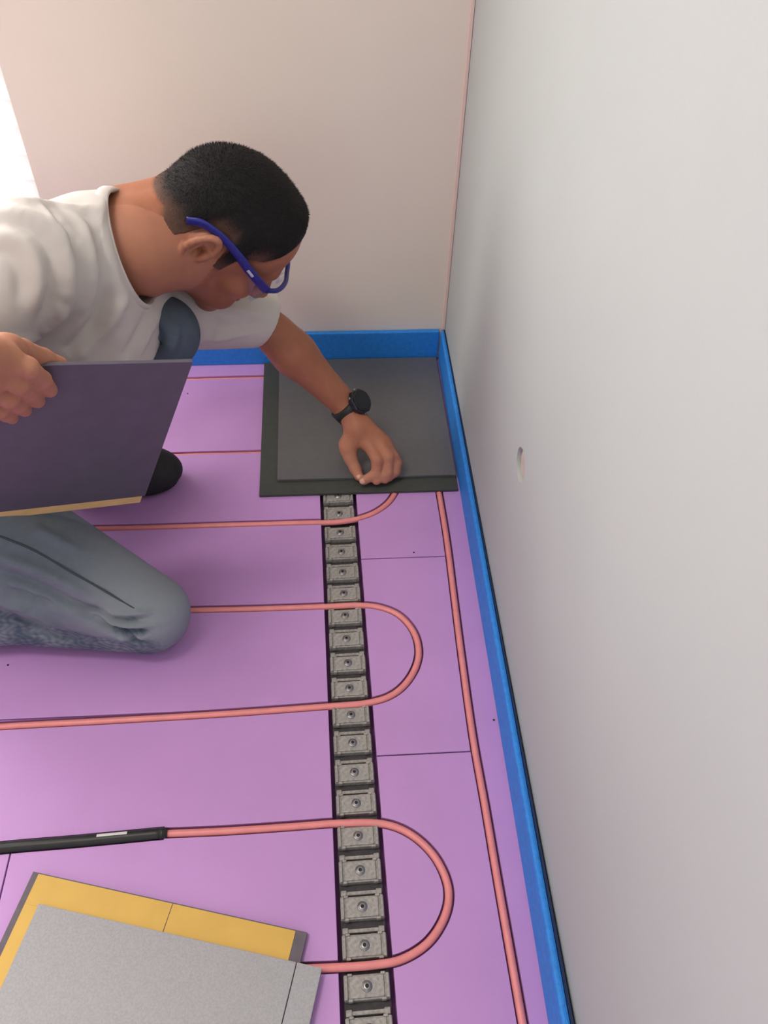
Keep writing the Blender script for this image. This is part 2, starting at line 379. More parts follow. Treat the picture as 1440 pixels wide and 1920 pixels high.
# ------------------------------------------------------------------ clip track
PITCH = 0.0424
trk = empty('cable_track', (sx(0.5), 0.5, T), 'grey metal cable clip track with a row of screwed blocks', 'track')
prism('track_base', [(sx(-.4) - SW + .003, -.4), (sx(-.4) + SW - .003, -.4), (sx(1.04) + SW - .003, 1.04), (sx(1.04) - SW + .003, 1.04)], T, -0.0135, M['zinc_dark'], trk)
def block_bm():
    b = bmesh.new()
    hx, hy = 0.0262, 0.0130
    box_bm((-hx, -hy, -0.0135), (hx, hy, -0.0030), 0.0012, 2, b)          # block
    hx2, hy2, t = 0.0195, 0.0112, 0.0022                                   # raised pad with a rim
    for lo, hi in (((-hx2, -hy2), (hx2, hy2)),): box_bm((lo[0], lo[1], -0.0032), (hi[0], hi[1], -0.0008), 0.0008, 2, b)
    for sgn in (-1, 1):
        box_bm((sgn * 0.0236 - 0.0016, -0.0125, -0.0032), (sgn * 0.0236 + 0.0016, 0.0125, 0.0004), 0.0005, 2, b)
        for s2 in (-1, 1):
            box_bm((sgn * 0.0190 - 0.0028, s2 * 0.0128 - 0.0016, -0.0100), (sgn * 0.0190 + 0.0028, s2 * 0.0128 + 0.0016, -0.0012), 0.0010, 2, b)
    return b
block_me = bm_mesh(block_bm(), 'clip_block'); block_me.materials.append(M['zinc'])
bb = box_bm((-0.0225, -0.0022, -0.0135), (0.0225, 0.0022, -0.0055), 0.0008, 2)
for sgn in (-1, 1): box_bm((sgn * 0.0215 - 0.0035, -0.0036, -0.0135), (sgn * 0.0215 + 0.0035, 0.0036, -0.0040), 0.0012, 2, bb)
bar_me = bm_mesh(bb, 'cross_bar'); bar_me.materials.append(M['zinc'])
def screw_bm():
    b = bmesh.new()
    prof = [(0.0062, -0.0012), (0.0062, 0.0002), (0.0050, 0.0010), (0.0044, 0.0012), (0.0036, 0.0018), (0.0022, 0.0020)]
    rings = [[b.verts.new((r * math.cos(2 * PI * k / 20), r * math.sin(2 * PI * k / 20), zz)) for k in range(20)] for r, zz in prof]
    for a, c in zip(rings, rings[1:]):
        for k in range(20): b.faces.new((a[k], a[(k + 1) % 20], c[(k + 1) % 20], c[k]))
    return b
screw_me = bm_mesh(screw_bm(), 'screw'); screw_me.materials.append(M['screw'])
b = bmesh.new(); bmesh.ops.create_cone(b, cap_ends=True, segments=6, radius1=0.0024, radius2=0.0024, depth=0.0012)
rec_me = bm_mesh(b, 'screw_recess'); rec_me.materials.append(M['recess'])
cab_pts = np.concatenate([curves[k] for k in 'abc'])
yc = 0.312 + 0 * PITCH
k0 = int(math.floor((-0.38 - yc) / PITCH))
ang = math.atan(-0.0172)
ymeas_n = 0
for k in range(k0, k0 + 40):
    y = yc + k * PITCH
    if y < -0.38 or y > 1.02: continue
    o = bpy.data.objects.new('clip_block', block_me); col.objects.link(o); o.parent = trk
    o.matrix_parent_inverse = Matrix.Translation(-Vector(trk.location)); o.location = (sx(y), y, 0); o.rotation_euler = (0, 0, -ang * 1.0 + 0.0)
    s = bpy.data.objects.new('screw', screw_me); col.objects.link(s); s.parent = o; s.location = (0, 0, -0.0004)
    s.rotation_euler = (0, 0, random.random())
    yb = y + PITCH / 2
    near_cable = min(np.hypot(cab_pts[:, 0] - sx(yb), cab_pts[:, 1] - yb)) < 0.011
    r = bpy.data.objects.new('screw_recess', rec_me); col.objects.link(r); r.parent = o; r.location = (0, 0, 0.0012)
    if not near_cable:
        q = bpy.data.objects.new('cross_bar', bar_me); col.objects.link(q); q.parent = trk
        q.matrix_parent_inverse = Matrix.Translation(-Vector(trk.location)); q.location = (sx(yb), yb - 0.0035, 0); q.rotation_euler = (0, 0, -ang)

# ------------------------------------------------------------------ blue perimeter foam strips
prism('edge_strip', [(-2.49, WY - 0.0115), (0.2195, WY - 0.0115), (0.2195, WY - 0.0015), (-2.49, WY - 0.0015)], 0.0005, 0.0720, M['blue'], bevel=0.0015)
tag(bpy.data.objects['edge_strip'], 'blue foam edge strip standing along the foot of the back wall', 'edge strip', 'blue perimeter foam strips')
o = prism('edge_strip', [(0.2090, -1.5), (0.2195, -1.5), (0.2300, WY - 0.0005), (0.2215, WY - 0.0125)], 0.0005, 0.0720, M['blue'], bevel=0.0035)
prism('gap_shade', [(0.2197, -1.5), (0.2262, -1.5), (0.2315, WY - 0.0005), (0.2302, WY - 0.0005)], 0.0005, 0.0700, M['gap_navy'], o)  # dark strip painting the shade in the gap to the wall
tag(o, 'long blue foam edge strip standing along the foot of the right wall', 'edge strip', 'blue perimeter foam strips')

# ------------------------------------------------------------------ tiles
G = 'interlocking floor tiles with an offset ledge'
tile = empty('floor_tile', (0.04, 1.18, 0), 'charcoal tile laid flat in the corner under the reaching hand', 'tile', G)
TX0, TX1, TY0, TY1 = -0.1310, 0.2165, 0.9910, 1.3625
o = prism('base_layer', [(TX0, TY0 - 0.0), (0.2165, TY0), (0.2165, TY1), (TX0 - 0.004, TY1)], 0.0004, 0.0060, M['tile_ledge'], tile, bevel=0.0006)
prism('top_layer', [(TX0 + 0.031, TY0 + 0.031), (0.2165, TY0 + 0.031), (0.2165, TY1), (TX0 + 0.027, TY1)], 0.0062, 0.0118, M['tile_dark'], tile, bevel=0.0008)

# loose tile in the foreground, turned, yellow film still on its ledge
A = atZ((64, 1636), 0.004)[:2]; Bq = atZ((577, 1750), 0.004)[:2]
ux = (Bq - A) / np.linalg.norm(Bq - A); uy = np.array([ux[1], -ux[0]]) * 1.0     # uy points towards the camera
if uy[1] > 0: uy = -uy
LW = float(np.linalg.norm(Bq - A))
lt = empty('floor_tile', (*(A + ux * .16 + uy * .16), 0), 'loose grey tile with yellow film ledge lying in the foreground', 'tile', G)
def q(u, v): p = A + ux * u + uy * v; return (p[0], p[1])
prism('base_layer', [q(0, 0), q(LW, 0), q(LW, LW), q(0, LW)], 0.0025, 0.0080, M['tile_edge'], lt, bevel=0.0006)
fw = 0.036
prism('film_strip', [q(0.008, 0.0015), q(0.178, 0.0015), q(0.178, fw), q(0.008, fw)], 0.0081, 0.0087, M['film'], lt)
prism('film_strip', [q(0.179, 0.0015), q(LW - 0.014, 0.0015), q(LW - 0.014, fw), q(0.179, fw)], 0.0081, 0.0087, M['film'], lt)
prism('film_strip', [q(0.008, fw + .0001), q(0.027, fw + .0001), q(0.027, LW), q(0.008, LW)], 0.0081, 0.0087, M['film'], lt)
TL, TRR = 0.026, LW + 0.026
prism('top_layer', [q(TL, fw - 0.002), q(LW - 0.004, fw - 0.002), q(LW - 0.004, fw + LW), q(TL, fw + LW)], 0.0088, 0.0135, M['tile_grey'], lt, bevel=0.0006)
prism('overhang_strip', [q(LW - 0.003, fw - 0.002), q(TRR, fw - 0.002), q(TRR, fw + LW), q(LW - 0.003, fw + LW)], 0.0088, 0.0135, M['tile_grey'], lt, bevel=0.0006)

# tile held upright by the right hand
hu = V(0.86342, 0.40291, -0.30360); hv = V(-0.38218, 0.12930, -0.91500); hv -= hu * hu.dot(hv); hv /= np.linalg.norm(hv)
hn = np.cross(hv, hu); hn /= np.linalg.norm(hn)
if hn[1] > 0: hn = -hn                        # hn points towards the camera
HT = at((362, 679), 0.942)
HL = 0.293
def hp(u, v, n): return HT - hu * u + hv * v + hn * n
ht = empty('floor_tile', tuple(hp(.16, .15, 0)), 'dark slate tile held upright in the right hand before the chest', 'tile', G)
def slab_bm(u0, u1, v0, v1, n0, n1, bevel):
    b = bmesh.new(); bmesh.ops.create_cube(b, size=1.0)
    for v in b.verts:
        v.co = Vector(hp(u0 + (u1 - u0) * (v.co.x + .5), v0 + (v1 - v0) * (v.co.y + .5), n0 + (n1 - n0) * (v.co.z + .5)))
    bmesh.ops.recalc_face_normals(b, faces=b.faces[:])
    bmesh.ops.bevel(b, geom=b.edges[:], offset=bevel, segments=2, profile=0.5, affect='EDGES'); return b
link('top_layer', bm_mesh(slab_bm(0, .318, 0, HL - 0.012, -0.005, 0, 0.0006), 'top_layer'), M['tile_held'], ht)
link('base_layer', bm_mesh(slab_bm(0.001, .318, 0.006, HL + 0.012, -0.0100, -0.0052, 0.0006), 'base_layer'), M['tile_edge'], ht)
link('film_strip', bm_mesh(slab_bm(0.0015, .316, HL - 0.0115, HL + 0.0115, -0.0051, -0.0044, 0.0002), 'film_strip'), M['film_tan'], ht)

# ------------------------------------------------------------------ implicit-surface modeller for the figure
def sstep(a, b, x): t = np.clip((x - a) / (b - a), 0, 1); return t * t * (3 - 2 * t)
class Field:
    def __init__(s, lo, hi, res):
        s.o = np.array(lo, float); s.res = res; s.n = np.ceil((np.array(hi) - s.o) / res).astype(int) + 1
        s.f = np.full(s.n, 1.0, np.float32)
    @classmethod
    def like(cls, g, copy=False):
        s = cls.__new__(cls); s.o, s.res, s.n = g.o, g.res, g.n
        s.f = g.f.copy() if copy else np.full(g.n, 1.0, np.float32); return s
    def _win(s, lo, hi):
        a = np.clip(np.floor((np.array(lo) - s.o) / s.res).astype(int), 0, s.n); b_ = np.clip(np.ceil((np.array(hi) - s.o) / s.res).astype(int) + 1, 0, s.n)
        if (b_ <= a).any(): return None
        g = np.meshgrid(*[(s.o[i] + s.res * np.arange(a[i], b_[i])).astype(np.float32) for i in range(3)], indexing='ij', sparse=True)
        return (slice(a[0], b_[0]), slice(a[1], b_[1]), slice(a[2], b_[2])), g
    def _comb(s, sl, d, k, op):
        f = s.f[sl]
        if op == 'add':
            h = np.maximum(k - np.abs(f - d), 0) / k if k > 0 else 0
            s.f[sl] = np.minimum(f, d) - h * h * k * 0.25
        else:
            d = -d; h = np.maximum(k - np.abs(f - d), 0) / k if k > 0 else 0
            s.f[sl] = np.maximum(f, d) + h * h * k * 0.25
    def cone(s, a, b, ra, rb, k=0.01, op='add'):
        a = np.array(a, float); b = np.array(b, float); m = max(ra, rb) + k + 3 * s.res
        w = s._win(np.minimum(a, b) - m, np.maximum(a, b) + m)
        if w is None: return
        sl, (X, Y, Z) = w; ba = b - a; L2 = max(float(ba @ ba), 1e-12)
        px, py, pz = X - a[0], Y - a[1], Z - a[2]
        t = np.clip((px * ba[0] + py * ba[1] + pz * ba[2]) / L2, 0, 1)
        d = np.sqrt((px - t * ba[0]) ** 2 + (py - t * ba[1]) ** 2 + (pz - t * ba[2]) ** 2) - (ra + (rb - ra) * t)
        s._comb(sl, d.astype(np.float32), k, op)
    def chain(s, pts, rads, k=0.006, op='add'):
        for i in range(len(pts) - 1): s.cone(pts[i], pts[i + 1], rads[i], rads[i + 1], k if i == 0 or op == 'sub' else min(k, 0.004), op)
    def ell(s, c, r, k=0.01, op='add', rot=None):
        c = np.array(c, float); r = np.array(r, float); m = r.max() + k + 3 * s.res
        w = s._win(c - m, c + m)
        if w is None: return
        sl, (X, Y, Z) = w; px, py, pz = X - c[0], Y - c[1], Z - c[2]
        if rot is not None:
            rt = np.array(rot); px, py, pz = (rt[0, 0] * px + rt[0, 1] * py + rt[0, 2] * pz, rt[1, 0] * px + rt[1, 1] * py + rt[1, 2] * pz, rt[2, 0] * px + rt[2, 1] * py + rt[2, 2] * pz)
        k0_ = np.sqrt((px / r[0]) ** 2 + (py / r[1]) ** 2 + (pz / r[2]) ** 2); k1 = np.sqrt((px / r[0] ** 2) ** 2 + (py / r[1] ** 2) ** 2 + (pz / r[2] ** 2) ** 2) + 1e-9
        s._comb(sl, (k0_ * (k0_ - 1) / k1).astype(np.float32), k, op)
    def mesh(s):
        f, n = s.f, s.n; sg = f < 0
        cnt = np.zeros(n - 1, np.uint8); C8 = [(i, j, k) for i in (0, 1) for j in (0, 1) for k in (0, 1)]
        for i, j, k in C8: cnt += sg[i:n[0] - 1 + i, j:n[1] - 1 + j, k:n[2] - 1 + k]
        act = (cnt > 0) & (cnt < 8); idx = np.full(n - 1, -1, np.int32); ijk = np.argwhere(act); idx[act] = np.arange(len(ijk))
        acc = np.zeros((len(ijk), 3)); c_ = np.zeros(len(ijk))
        for a in C8:
            for ax in range(3):
                if a[ax]: continue
                b_ = list(a); b_[ax] = 1
                fa = f[ijk[:, 0] + a[0], ijk[:, 1] + a[1], ijk[:, 2] + a[2]]; fb = f[ijk[:, 0] + b_[0], ijk[:, 1] + b_[1], ijk[:, 2] + b_[2]]
                m = (fa < 0) != (fb < 0); t = np.where(m, fa / np.where(m, fa - fb, 1), 0)
                p = np.tile(np.array(a, float), (len(ijk), 1)); p[:, ax] = t
                acc[m] += p[m]; c_ += m
        v = s.o + s.res * (ijk + acc / c_[:, None]); F = []
        for ax in range(3):
            o1, o2 = (ax + 1) % 3, (ax + 2) % 3
            lo = [slice(0, n[i]) for i in range(3)]; hi = list(lo); lo[ax] = slice(0, n[ax] - 1); hi[ax] = slice(1, n[ax])
            d = sg[tuple(lo)] != sg[tuple(hi)]; e = np.argwhere(d)
            e = e[(e[:, o1] > 0) & (e[:, o2] > 0) & (e[:, o1] < n[o1] - 1) & (e[:, o2] < n[o2] - 1)]
            ins = sg[e[:, 0], e[:, 1], e[:, 2]]
            def cell(d1, d2):
                q_ = e.copy(); q_[:, o1] -= d1; q_[:, o2] -= d2; return idx[q_[:, 0], q_[:, 1], q_[:, 2]]
            qd = np.stack([cell(1, 1), cell(0, 1), cell(0, 0), cell(1, 0)], 1)
            qd[~ins] = qd[~ins][:, ::-1]; F.append(qd)
        return v, np.concatenate(F)
def np_mesh(name, v, f):
    me = bpy.data.meshes.new(name); me.vertices.add(len(v)); me.vertices.foreach_set('co', np.asarray(v, np.float32).ravel())
    k = f.shape[1]; me.loops.add(f.size); me.loops.foreach_set('vertex_index', f.astype(np.int32).ravel())
    me.polygons.add(len(f)); me.polygons.foreach_set('loop_start', np.arange(0, f.size, k, dtype=np.int32))
    me.polygons.foreach_set('use_smooth', np.ones(len(f), bool)); me.update(calc_edges=True); me.validate(); return me
def set_attr(me, name, val):
    a = me.attributes.new(name, 'FLOAT', 'POINT'); a.data.foreach_set('value', np.asarray(val, np.float32))

# ------------------------------------------------------------------ the figure: joints
person = empty('person', (-0.45, 0.90, 0), 'dark haired man in white t-shirt and jeans kneeling on the floor, reaching to the corner', 'person')
Lsh = at((255, 560), 1.265); Lel = at((484, 596), 1.365); Lwr = at((652, 764), 1.455)
Rsh = at((40, 490), 0.985); NB = at((256, 458), 1.12)          # neck base
Rkn = atZ((281, 1150), 0.056); Rhip = at((-215, 912), 1.100); Ran = atZ((-330, 1128), 0.052)
PEL = Rhip + V(-.03, .115, .02); Lhip = PEL + V(.03, .11, .01)
print('hip', Rhip, 'knee', Rkn, np.linalg.norm(Rhip - Rkn), 'pel', PEL, 'torso', np.linalg.norm(NB - PEL), 'shin', np.linalg.norm(Rkn - Ran))
Lkn = at((303, 625), 1.235); Lan = V(-0.430, 1.055, 0.105)
# head frame from the photograph: face points down-right, crown right and up towards the camera
Fc = V(0.605, 0.475, 0.640); Fc /= np.linalg.norm(Fc)
Uc = V(0.80, -0.36, -0.487); Uc -= Fc * Fc.dot(Uc); Uc /= np.linalg.norm(Uc)
Fw, Uw = R @ Fc, R @ Uc; Lw = np.cross(Uw, Fw)                  # man's left
HM = np.stack([Fw, Lw, Uw], 1)                                  # local -> world
HO = at((409, 424), 1.175)                         # ear axis midpoint
def h2w(p): return HO + np.asarray(p) @ HM.T
def w2h(p): return (np.asarray(p) - HO) @ HM

def build_head(ears=True):
    nb = w2h(NB); 
    lo = np.minimum(V(-.125, -.10, -.135), nb - .085); hi = np.maximum(V(.14, .10, .14), nb + .085)
    g = Field(lo, hi, 0.0017)
    g.ell((.003, 0, .037), (.088, .073, .080), .02)
    g.ell((.040, 0, .045), (.054, .060, .055), .03)
    g.ell((-.038, 0, .020), (.047, .062, .055), .03)
    g.ell((.043, 0, -.030), (.050, .052, .070), .03)
    for s in (-1, 1):
        g.cone((.0, s * .054, -.045), (.068, s * .020, -.094), .018, .016, .025)
        g.cone((.008, s * .058, -.005), (.0, s * .054, -.045), .014, .017, .025)
        g.ell((.062, s * .046, -.022), (.026, .018, .018), .022)
        g.ell((.105, s * .032, .006), (.016, .017, .013), .014, 'sub')
        g.ell((.070, s * .040, -.062), (.02, .012, .02), .02)
    g.cone((.088, -.032, .024), (.088, .032, .024), .0105, .0105, .016)
    g.ell((.080, 0, -.100), (.018, .024, .016), .02)
    g.cone((.094, 0, .014), (.120, 0, -.030), .0085, .0105, .012)
    for s in (-1, 1): g.ell((.108, s * .011, -.035), (.011, .0075, .0075), .008)
    for s in (-1, 1): g.ell((.112, s * .0065, -.043), (.005, .003, .004), .003, 'sub')
    g.ell((.094, 0, -.058), (.012, .026, .008), .010); g.ell((.092, 0, -.073), (.012, .023, .008), .010)
    g.cone((.107, -.022, -.0655), (.107, .022, -.0655), .0022, .0022, .004, 'sub')
    for s in (-1, 1):
        g.ell((.083, s * .031, .006), (.013, .013, .0125), .004)
        g.cone((.092, s * .020, .012), (.088, s * .043, .012), .004, .004, .006)
    # neck: column from the skull base into the collar, with its side muscle and throat
    g.cone((-.022, 0, -.02), nb + V(-.0, 0, 0), .056, .064, .03)
    mid = nb * 0.5 + V(.012, 0, -.02)
    g.cone((.030, 0, -.060), nb + V(.030, 0, .0), .030, .040, .03)
    for s in (-1, 1):
        g.cone((-.022, s * .060, -.028), nb + V(.055, s * .012, -.03), .012, .013, .012)
        g.cone((-.06, s * .022, -.01), nb + V(-.045, s * .04, -.02), .022, .03, .025)
    # ears
    for s in (-1, 1) if ears else ():
        tilt = math.radians(-12); er = [Vector((1, 0, 0)), Vector((0, 1, 0)), Vector((0, 0, 1))]
        def e(x, y, z): return (-.024 + x * math.cos(tilt) + z * math.sin(tilt) * -1, s * (.0735 + y), .003 - x * math.sin(tilt) * -1 + z * math.cos(tilt))
        g.ell(e(-.001, .004, .001), (.0165, .0085, .028), .006)
        ring = [e(.016 * math.cos(a) - .001 - .004 * (math.sin(a) > 0.2) * 0, .0115 - .004 * math.cos(a), .030 * math.sin(a) + .001) for a in np.linspace(-0.35, 4.2, 14)]
        g.ell(e(.003, .014, -.003), (.0095, .0115, .0130), .003, 'sub'); g.ell(e(.006, .010, -.004), (.0045, .0120, .0055), .003, 'sub')
        g.ell(e(-.001, .015, .014), (.010, .006, .009), .004, 'sub')
        g.chain(ring, [.0042] * 14, .004)
        g.ell(e(.004, .008, -.026), (.0085, .005, .009), .006)
        g.ell(e(.0135, .006, -.004), (.004, .006, .007), .004)
        g.cone(e(-.004, .008, -.016), e(-.008, .009, .008), .0035, .0035, .004)
    return g
hd = build_head()
# hairline: height of the hair edge along the side of the head, in head coordinates
HX = [-.16, -.116, -.098, -.082, -.06, -.050, -.044, -.030, -.004, .004, .008, .021, .027, .050, .064, .078, .09, .12]
HZ = [.10, .040, .006, -.006, -.008, .000, .012, .033, .036, .020, -.010, -.010, .030, .046, .064, .088, .094, .097]
def nape(x, y): return .034 * np.clip(1 - (y / .060) ** 2, 0, 1) * sstep(-.045, -.085, x)
def hair_depth(P): return P[:, 2] - np.interp(P[:, 0], HX, HZ) + nape(P[:, 0], P[:, 1])
gX, gY, gZ = [hd.o[i] + hd.res * np.arange(hd.n[i]) for i in range(3)]
hv_, hf_ = hd.mesh()
hz2d = gZ[None, None, :] - np.interp(gX, HX, HZ)[:, None, None] + nape(gX[:, None, None], gY[None, :, None])
amt = (-.003 + .0050 * sstep(-.002, .050, hz2d) + .0035 * sstep(0.0, 0.004, hz2d)).astype(np.float32)
fade_front = sstep(.030, .070, gX)[:, None, None] * .0035 * sstep(.0, .008, hz2d)
ear = np.abs(gY)[None, :, None] > 0.0745
hg = Field.like(hd)
skull = build_head(ears=False)
hg.f = (skull.f - (amt + fade_front))
hg.f = np.maximum(hg.f, -(hz2d + .004)).astype(np.float32)
kv_, kf_ = hg.mesh()
body_v, body_f, stub, pale = [], [], [], []
def add_body(v, f, st=None, pl=None):
    off = sum(len(x) for x in body_v); body_v.append(v); body_f.append(f + off)
    stub.append(np.zeros(len(v)) if st is None else st); pale.append(np.zeros(len(v)) if pl is None else pl)
hdep = hair_depth(hv_)
onskull = (np.abs(hv_[:, 1]) < .0755)
rn = np.random.rand(len(hv_))
st = sstep(-.008, .012, hdep) * 0.85 * onskull
beard = sstep(.0, .02, hv_[:, 0]) * sstep(-.040, -.062, hv_[:, 2]) * (hv_[:, 2] > -.13) * 0.16
add_body(h2w(hv_), hf_, np.maximum(st, beard), np.where(onskull, 0, 0.25))

# ------------------------------------------------------------------ arms and hands (skin)
def hand_chain(g, joints, r0, r1, k=0.004):
    n = len(joints); g.chain(joints, list(np.linspace(r0, r1, n)), k)
tz = 0.0118
gl = Field(np.minimum.reduce([Lel, Lwr, atZ((735, 905), .0)]) - V(.07, .07, .02), np.maximum.reduce([Lel, Lwr, atZ((735, 905), .0)]) + V(.06, .07, .07), 0.0016)
fa_dir = (Lwr - Lel) / np.linalg.norm(Lwr - Lel)
gl.cone(Lel - fa_dir * .01, Lel + fa_dir * .085, .031, .0345, .02)
gl.cone(Lel + fa_dir * .085, Lwr, .0345, .0235, .02)
gl.cone(Lel + fa_dir * .04 + V(0, .012, -.008), Lel + fa_dir * .12 + V(0, .008, -.006), .029, .022, .02)
k_idx, k_mid, k_rng, k_pky = atZ((690, 830), .062), atZ((708, 824), .066), atZ((720, 830), .060), atZ((727, 842), .050)
wr2 = atZ((672, 800), .076)
gl.cone(Lwr, wr2, .0235, .024, .01)
for kk, r in ((k_idx, .0135), (k_mid, .0130), (k_rng, .0125), (k_pky, .0115)): gl.cone(wr2, kk, .0195, r, .010)
gl.cone(atZ((668, 814), .070), atZ((653, 840), .052), .017, .0135, .014)          # thumb mound
th = [atZ((650, 832), .056), atZ((657, 858), .040), atZ((666, 878), .027), atZ((673, 893), .0195)]
hand_chain(gl, th, .0135, .0082, .010)
ix = [k_idx, atZ((708, 862), .052), atZ((706, 888), .030), atZ((682, 901), .0198)]
hand_chain(gl, ix, .0122, .0080, .008)
md = [k_mid, atZ((728, 856), .054), atZ((727, 885), .031), atZ((706, 901), .0198)]
hand_chain(gl, md, .0120, .0080, .005)
rg = [k_rng, atZ((738, 858), .047), atZ((738, 882), .028), atZ((722, 899), .0196)]
hand_chain(gl, rg, .0112, .0076, .005)
pk = [k_pky, atZ((744, 868), .038), atZ((742, 884), .026), atZ((730, 895), .0192)]
hand_chain(gl, pk, .0102, .0070, .005)
v_, f_ = gl.mesh()
add_body(v_, f_, None, 0.35 * sstep(.09, .03, v_[:, 2]))

# right hand on the held tile; fingers in front of it, thumb over its top edge
def hq(p, n):                                  # pixel -> point at distance n in front of the tile face
    r = _ray(p); t = ((HT + hn * n - CAM) @ hn) / (r @ hn); return CAM + r * t
Rwr = hq((-95, 668), .055)
mid_ = (Rsh + Rwr) / 2; ax_ = (Rwr - Rsh); D_ = np.linalg.norm(ax_); ax_ /= D_
side = V(-0.75, -0.35, -0.45); side -= ax_ * ax_.dot(side); side /= np.linalg.norm(side)
up_l, fo_l = 0.285, 0.255
x_ = (D_ ** 2 + up_l ** 2 - fo_l ** 2) / (2 * D_); h_ = math.sqrt(max(up_l ** 2 - x_ ** 2, .0004)); Rel = Rsh + ax_ * x_ + side * h_
kn = [hq((12, 672), .030), hq((-2, 700), .034), hq((-14, 728), .032), hq((-24, 752), .028)]
allp = np.array([Rwr, Rel] + kn + [hq((125, 690), -.02), hq((100, 740), .02)])
gr = Field(allp.min(0) - .06, allp.max(0) + .06, 0.0017)
fd = (Rwr - Rel) / np.linalg.norm(Rwr - Rel)
gr.cone(Rel - fd * .03, Rel + fd * .08, .040, .042, .02); gr.cone(Rel + fd * .08, Rwr, .042, .027, .02)
for kk, r in zip(kn, (.0125, .0125, .012, .011)): gr.cone(Rwr, kk, .022, r, .014)
gr.cone(Rwr, hq((20, 655), .006), .020, .0135, .014)
hand_chain(gr, [hq((8, 652), .008), hq((40, 658), -.006), hq((80, 672), -.016), hq((112, 684), -.0175)], .0140, .0090, .008)
hand_chain(gr, [kn[0], hq((52, 690), .036), hq((78, 712), .022), hq((93, 731), .0092)], .0118, .0082, .006)
hand_chain(gr, [kn[1], hq((34, 718), .038), hq((56, 736), .022), hq((70, 751), .0090)], .0118, .0082, .004)
hand_chain(gr, [kn[2], hq((16, 746), .034), hq((34, 758), .020), hq((46, 768), .0086)], .0112, .0078, .004)
hand_chain(gr, [kn[3], hq((-2, 768), .028), hq((12, 776), .017), hq((22, 783), .0078)], .0100, .0072, .004)
v_, f_ = gr.mesh(); add_body(v_, f_, None, np.full(len(v_), .3))

def nail(tip, prev, r):
    d = (tip - prev) / np.linalg.norm(tip - prev); v = (CAM - tip); v -= d * d.dot(v); v /= np.linalg.norm(v); s_ = np.cross(d, v); b = bmesh.new()
    bmesh.ops.create_uvsphere(b, u_segments=14, v_segments=8, radius=1.0)
    for q_ in b.verts: q_.co = Vector(tip + d * (.0015 + q_.co.x * .0062) + s_ * q_.co.y * .0048 + v * (r * .80 + q_.co.z * .0018))
    link('fingernail', bm_mesh(b, 'fingernail'), M['nail'], person, smooth=True)
nail(th[-1], th[-2], .0082); nail(ix[-1], ix[-2], .0080)
# torso and legs inside the clothes (coarse, joins head and arms)
AX = (NB - PEL) / np.linalg.norm(NB - PEL)
LAT = (Lsh - Rsh); LAT -= AX * AX.dot(LAT); LAT /= np.linalg.norm(LAT); DOR = np.cross(LAT, AX) * 1.0
if DOR[2] < 0: DOR = -DOR
TR_ = np.stack([AX, LAT, DOR])                # world -> torso axes
gt = Field(V(-.90, .60, .0), V(-.05, 1.32, .66), 0.007)
TH = NB - AX * .17; BL = PEL + AX * .10
def torso(g, e, k=.04):
    g.ell(TH, (.165 + e, .150 + e, .092 + e), k, rot=TR_); g.ell(BL, (.19 + e, .140 + e, .092 + e), k, rot=TR_); g.ell(PEL, (.12 + e, .150 + e, .10 + e), k, rot=TR_)
    for s_ in (Rsh, Lsh): g.cone(NB - AX * .05 + DOR * .01, s_, .052 + e, .052 + e, k)
torso(gt, -.024); gt.cone(NB, NB - AX * .05, .055, .055, .02)
gt.cone(Rsh, Rel, .048, .040, .02); gt.cone(Lsh, Lel, .042, .028, .02)
for a_, b__, c_ in ((Rhip, Rkn, Ran), (Lhip, Lkn, Lan)): gt.cone(a_, b__, .058, .034, .02); gt.cone(b__, c_ + V(0, 0, .006), .030, .026, .01)
v_, f_ = gt.mesh(); add_body(v_, f_)
bme = np_mesh('body', np.concatenate(body_v), np.concatenate(body_f)); set_attr(bme, 'stubble', np.concatenate(stub)); set_attr(bme, 'pale', np.concatenate(pale))
body = link('body', bme, M['skin'], person)

# hair: cap plus short strands
hme = np_mesh('hair', h2w(kv_), kf_); set_attr(hme, 'fade', .84 * (1 - sstep(-.002, .038, hair_depth(kv_))) * sstep(.06, .04, kv_[:, 0])); hair = link('hair', hme, M['hair_cap'], person)
nrm = np.empty(len(kv_) * 3, np.float32); hair.data.vertices.foreach_get('normal', nrm); nrm = nrm.reshape(-1, 3)
kd = hair_depth(kv_); dens = sstep(-.006, .05, kd) + .34
kw = h2w(kv_)
outer = nrm @ np.ones(3) * 0 + ((kw - h2w((-.005, 0, .03))) * nrm).sum(1) > 0
pick = np.where((np.random.rand(len(kv_)) < dens * .55) & outer & (kd > -.004))[0]
sv, sf = [], []
flow = -Uw * 0.55 + Fw * 0.9
for i in pick:
    n_ = nrm[i]; p = kw[i]; L_ = (.0022 + .0036 * sstep(.0, .06, kd[i])) * random.uniform(.6, 1.2)
    d = flow - n_ * n_.dot(flow) + np.random.randn(3) * .35; d /= np.linalg.norm(d); d = n_ * .55 + d * .75; d /= np.linalg.norm(d)
    s_ = np.cross(d, n_); s_ /= (np.linalg.norm(s_) + 1e-9); w_ = .00035; b0 = len(sv)
    q0 = p - n_ * .001
    sv += [q0 - s_ * w_, q0 + s_ * w_, q0 + d * L_ * .6 + s_ * w_ * .8, q0 + d * L_ * .6 - s_ * w_ * .8, q0 + d * L_]
    sf += [(b0, b0 + 1, b0 + 2, b0 + 3), (b0 + 3, b0 + 2, b0 + 4)]
sme = bpy.data.meshes.new('hair_strands'); sme.from_pydata([tuple(x) for x in sv], [], sf)
so = link('hair_strands', sme, M['hair'], person); so['kind'] = 'stuff'
